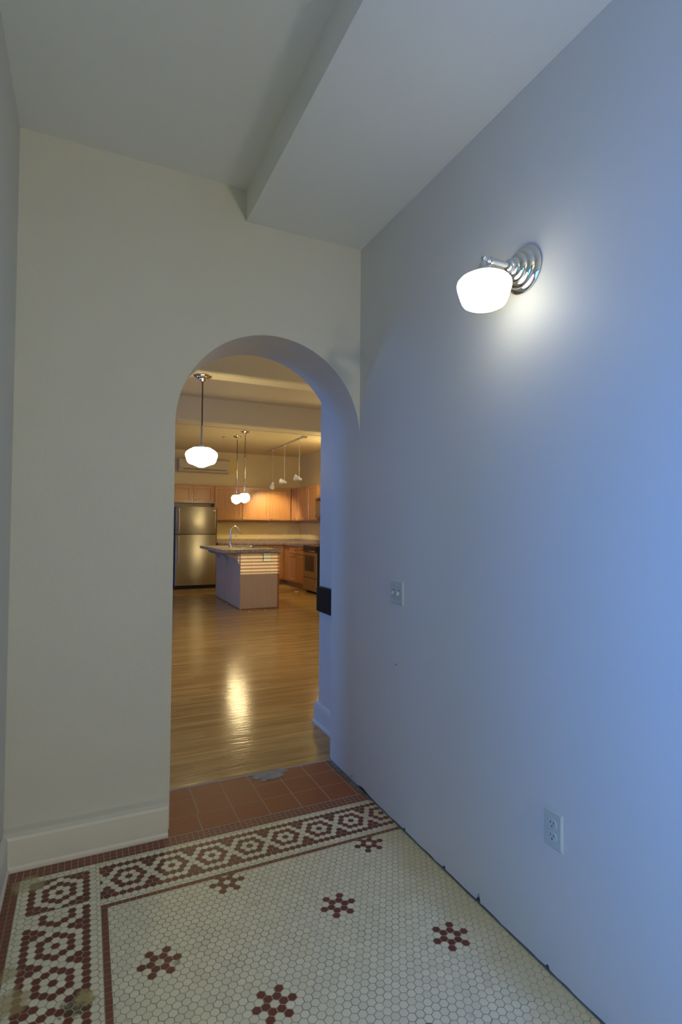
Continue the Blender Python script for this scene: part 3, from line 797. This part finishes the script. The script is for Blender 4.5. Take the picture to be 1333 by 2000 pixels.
for yy in (RY0+.08, RY1-.08):
    obj('foot', lathe(B(), [(.02, 0), (.02, .03), (.012, .042)], (4.32, yy, 0), (0, 0, 1), 14), M['black'], rg)

# ------------------------------------------------------------------ island
IX0, IX1, IY0, IY1, IZ = 2.322, 2.990, 8.825, 10.70, .950
isl = thing('kitchen_island', 'wood panelled kitchen island standing alone on the oak floor', 'island', ((IX0+IX1)/2, (IY0+IY1)/2, 0))
obj('cabinet_body', box(B(), IX0+.006, IX1-.006, IY0+.010, IY1-.004, 0, .795, .001, 1), M['mapledark'], isl)
obj('top_rail', box(B(), IX1-.040, IX1-.006, IY0+.012, IY1-.004, .795, IZ-.001, .001, 1), M['maple'], isl)
obj('end_panel', box(B(), IX0+.012, IX1-.030, IY0-.001, IY0+.012, .022, IZ-.001, .001, 1), M['mapleend'], isl)
for a, cc in ((IY0+.012, 9.919), (9.935, IY1-.006)):
    obj('back_panel', box(B(), IX0-.001, IX0+.010, a, cc, .022, IZ-.001, .002, 1), M['mapleend'], isl)
obj('edge_strip', box(B(), IX0-.004, IX0+.014, IY0-.004, IY0+.012, 0, IZ-.001, .001, 1), M['mapleend'], isl)
obj('edge_strip', box(B(), IX1-.030, IX1+.002, IY0-.004, IY0+.012, 0, IZ-.001, .001, 1), M['mapledark'], isl)
obj('base_strip', box(B(), IX0+.014, IX1-.030, IY0-.006, IY0+.010, 0, .022, .001, 1), M['mapledark'], isl)
obj('base_strip', box(B(), IX0-.006, IX0+.010, IY0+.012, IY1-.006, 0, .022, .001, 1), M['mapledark'], isl)
# doors on the far long side (towards the range)
for a in (IY0+.03, IY0+.65, IY0+1.27):
    d = obj('door', panel_door(B(), (IX1-.006, a, .12), (0, 1, 0), (1, 0, 0), .59, .80), M['maple'], isl)
    knob((IX1+.014, a+.55, .86), (1, 0, 0), d)
def corbel(yc):
    pts = [(IX0-.001, IZ-.001)]
    pts += [(2.110, IZ-.001), (2.110, IZ-.032), (2.120, IZ-.042)]
    for i in range(13):
        t = i/12; pts.append((2.125+.18*t, IZ-.050-.135*(t**1.9)*.95-.014*math.sin(2*PI*t)))
    pts += [(IX0-.012, IZ-.188), (IX0-.001, IZ-.195)]
    return obj('corbel', prism(B(), pts, (yc-.03, yc+.03), 'XZ'), M['mapleend'], isl)
for yc in (8.93, 9.72, 10.45): corbel(yc)
# counter with a sink opening
X0, X1, Y0, Y1 = 2.012, 3.012, 8.760, 10.745
hx0, hx1, hy0, hy1 = 2.50, 2.93, 9.42, 10.22
def slab_hole(bm, xs, ys, z0, z1):
    V = {}
    for k, z in enumerate((z0, z1)):
        for i, x in enumerate(xs):
            for j, y in enumerate(ys): V[i, j, k] = bm.verts.new((x, y, z))
    for k in (0, 1):
        for i in range(3):
            for j in range(3):
                if i == 1 and j == 1: continue
                q = [V[i, j, k], V[i+1, j, k], V[i+1, j+1, k], V[i, j+1, k]]
                bm.faces.new(q if k else list(reversed(q)))
    def wall(a, b): bm.faces.new((V[(*a, 0)], V[(*b, 0)], V[(*b, 1)], V[(*a, 1)]))
    for i in range(3): wall((i, 0), (i+1, 0)); wall((i+1, 3), (i, 3)); wall((0, i+1), (0, i)); wall((3, i), (3, i+1))
    wall((2, 1), (1, 1)); wall((1, 2), (2, 2)); wall((1, 1), (1, 2)); wall((2, 2), (2, 1))
    return bm
b = slab_hole(B(), (X0, hx0, hx1, X1), (Y0, hy0, hy1, Y1), IZ, 1.0)
tag(obj('island_countertop', b, M['counter']), 'grey speckled laminate top of the kitchen island, overhanging on the left', 'countertop')
# sink
cx, cy, w, h = (hx0+hx1)/2, (hy0+hy1)/2, hx1-hx0, hy1-hy0
sk = thing('sink', 'stainless steel drop in sink set in the island top', 'sink', (cx, cy, 1.0))
b = B(); loft(b, [rrect(cx, cy, w+.030, h+.030, .05, 1.0005), rrect(cx, cy, w+.030, h+.030, .05, 1.006), rrect(cx, cy, w+.016, h+.016, .05, 1.009), rrect(cx, cy, w-.022, h-.022, .05, 1.006), rrect(cx, cy, w-.036, h-.036, .05, .995), rrect(cx, cy, w-.060, h-.060, .05, .83), rrect(cx, cy, w-.11, h-.11, .05, .815)], False, True)
obj('basin', b, M['brushed'], sk)
obj('drain', lathe(B(), [(.045, .001), (.045, .004), (.03, .006), (0, .004)], (cx, cy, .815), (0, 0, 1), 24), M['chrome'], sk)
# faucet
fx, fy = 2.405, 9.88
fa = thing('faucet', 'tall chrome gooseneck faucet with a side lever on the island top', 'faucet', (fx, fy, 1.0))
obj('base', lathe(B(), [(.034, 0), (.035, .006), (.029, .012), (.026, .016), (.025, .075), (.028, .080), (.028, .092), (.024, .098), (.0215, .150), (.018, .158), (0, .159)], (fx, fy, 1.0), (0, 0, 1), 28), M['chrome'], fa)
pts = [(fx, fy, 1.15), (fx, fy, 1.20), (fx+.001, fy, 1.285)]
R = .078
for i in range(1, 15):
    a = PI - (PI*.86)*i/14
    pts.append((fx+R+R*math.cos(a)*1.0, fy, 1.285+R*1.2*math.sin(a)))
obj('spout', tube(B(), pts, .0135, 16), M['chrome'], fa)
e = Vector(pts[-1]); dd = (Vector(pts[-1])-Vector(pts[-2])).normalized()
obj('spray_head', lathe(B(), [(.0145, -.004), (.016, .006), (.0155, .030), (.019, .060), (.020, .082), (.017, .090), (0, .091)], e, dd, 22), M['chrome'], fa)
b = B(); tube(b, [(fx-.018, fy, 1.090), (fx-.045, fy, 1.096), (fx-.062, fy-.004, 1.115), (fx-.088, fy-.008, 1.155)], [.011, .010, .008, .0065], 12)
obj('lever', b, M['chrome'], fa)

# outlets: island end, far wall, right wall
def plate_xz(root, x0, x1, z0, z1, y, horiz, pm='outletback'):
    obj('faceplate', box(B(), x0, x1, y-.006, y, z0, z1, .002), M[pm], root)
    xc, zc = (x0+x1)/2, (z0+z1)/2
    for s in (-1, 1):
        a, c = (xc+s*.026, zc) if horiz else (xc, zc+s*.021)
        r = obj('receptacle', box(B(), a-.017, a+.017, y-.009, y-.005, c-.014, c+.014, .002), M[pm], root)
        for q in (-.006, .006): obj('slot', box(B(), a+q-.0018, a+q+.0018, y-.0098, y-.0085, c-.003, c+.006), M['slot'], r)
io = thing('wall_outlet', 'pale outlet box on the striped sunlit end of the island', 'outlet', (2.763, IY0, .806))
obj('mounting_box', box(B(), 2.700, 2.822, IY0-.030, IY0-.001, .806, .936, .003), M['black'], io)
plate_xz(io, 2.702, 2.826, .802, .940, IY0-.030, True, 'ivory')
wo = thing('wall_outlet', 'ivory double outlet on the far kitchen wall near the corner', 'outlet', (4.655, KY, 1.13))
plate_xz(wo, 4.585, 4.725, 1.130, 1.258, KY, True)
wo = thing('wall_outlet', 'ivory outlet on the far kitchen wall behind the faucet', 'outlet', (3.285, KY, 1.10))
plate_xz(wo, 3.250, 3.320, 1.100, 1.215, KY, False)
wo = thing('wall_outlet', 'ivory outlet on the right kitchen wall beside the corner', 'outlet', (KX, 12.44, 1.135))
obj('faceplate', box(B(), KX-.006, KX, 12.405, 12.475, 1.135, 1.245, .002), M['outletback'], wo)
obj('receptacle', box(B(), KX-.009, KX-.005, 12.423, 12.457, 1.155, 1.185, .002), M['ivory2'], wo)
obj('receptacle', box(B(), KX-.009, KX-.005, 12.423, 12.457, 1.197, 1.227, .002), M['ivory2'], wo)
b = lathe(B(), [(.016, 0), (.014, .012), (.006, .016), (.006, .03), (.012, .036), (0, .04)], (4.124, KY+.001, 1.193), (0, -1, 0), 16)
tag(obj('gas_stub', b, M['brushed']), 'small metal pipe stub on the far kitchen wall above the worktop', 'pipe')

# ------------------------------------------------------------------ lights
def light(name, kind, loc, energy, col, **kw):
    L = bpy.data.lights.new(name, kind); L.energy = energy; L.color = col
    for k, v in kw.items(): setattr(L, k, v)
    o = bpy.data.objects.new(name, L); COL.objects.link(o); o.location = loc
    return o
def aim(o, d): o.rotation_euler = Vector(d).to_track_quat('-Z', 'Y').to_euler()
WARM = (1, .88, .55); BLUE = (.05, .28, 1.0)
# warm fill added behind the viewer near the right wall, no fixture there
light('hall_fill_near', 'POINT', (1.175, -2.2, 2.16), 84, WARM, shadow_soft_size=.09)
light('hall_fill_far', 'POINT', (.75, -5.5, .95), 50, WARM, shadow_soft_size=.15)  # another added fill, far down the unseen hall
# daylight through the hall window
o = light('hall_daylight', 'AREA', (XL-.12, (wy0+wy1)/2, (wz0+wz1)/2), 47, BLUE, shape='RECTANGLE', size=wz1-wz0, size_y=wy1-wy0, spread=math.radians(142))
aim(o, (1, 0, 0))
# daylight through the kitchen room windows
for a, cc in wins:
    o = light('room_daylight', 'AREA', (RX-.13, (a+cc)/2, 1.75), (125 if a < 4 else 110), BLUE, shape='RECTANGLE', size=1.9, size_y=cc-a); aim(o, (1, 0, 0))
light('room_fill', 'POINT', (3.6, 6.4, 2.18), 13, (1, .80, .44), shadow_soft_size=.18)  # added warm fill out of view, brightens floor and beams
light('room_fill', 'POINT', (3.2, 4.6, 2.18), 17, (1, .80, .44), shadow_soft_size=.18)  # same added fill, nearer the arch
# low sun through the blinds
o = light('sun', 'SUN', (2.6, -5, 4), 3.1, (1, .74, .36), angle=math.radians(.25)); aim(o, (.0, 1, -math.tan(math.radians(2.9))))
# track spots
for (h, d), tgt, en, sz in zip(heads, ((4.05, KY-.33, 1.22), (2.9, KY, 2.0), (4.60, 11.10, 1.95)), (72, 8, 20), (112, 75, 62)):
    dd = (Vector(tgt)-h).normalized()
    o = light('track_spot', 'SPOT', h+dd*.11, en, (1, .79, .46), shadow_soft_size=.03, spot_size=math.radians(sz), spot_blend=.7); aim(o, dd)
light('room_fill', 'POINT', (4.4, 9.95, 2.55), 20, (1, .78, .42), shadow_soft_size=.12)  # added fill out of view, brightens the floor by the range

w = bpy.data.worlds.new('sky'); S.world = w; w.use_nodes = True
bg = w.node_tree.nodes['Background']; bg.inputs['Color'].default_value = (.12, .38, 1, 1); bg.inputs['Strength'].default_value = .12

# ------------------------------------------------------------------ camera
cam = bpy.data.cameras.new('camera'); co = bpy.data.objects.new('camera', cam); COL.objects.link(co); S.camera = co
F, yaw, pit, roll = 1057.8, math.radians(25.18), math.radians(1.503), math.radians(.444)
fw = Vector((math.sin(yaw)*math.cos(pit), math.cos(yaw)*math.cos(pit), math.sin(pit)))
r = Vector((math.cos(yaw), -math.sin(yaw), 0)); u = r.cross(fw)
r2 = r*math.cos(roll)+u*math.sin(roll); u2 = -r*math.sin(roll)+u*math.cos(roll)
mw_ = Matrix((r2, u2, -fw)).transposed().to_4x4(); mw_.translation = (0, 0, 1.40)
co.matrix_world = mw_
cam.sensor_fit = 'VERTICAL'; cam.sensor_height = 36; cam.lens = F*36/2000; cam.clip_start = .02

S.view_settings.view_transform = 'Standard'; S.view_settings.look = 'None'; S.view_settings.gamma = 1; S.view_settings.exposure = 0
S.view_settings.use_curve_mapping = False
S.cycles.use_denoising = True
S.cycles.max_bounces = 10; S.cycles.diffuse_bounces = 7; S.cycles.glossy_bounces = 5
S.cycles.sample_clamp_indirect = 6; S.cycles.caustics_reflective = False; S.cycles.caustics_refractive = False
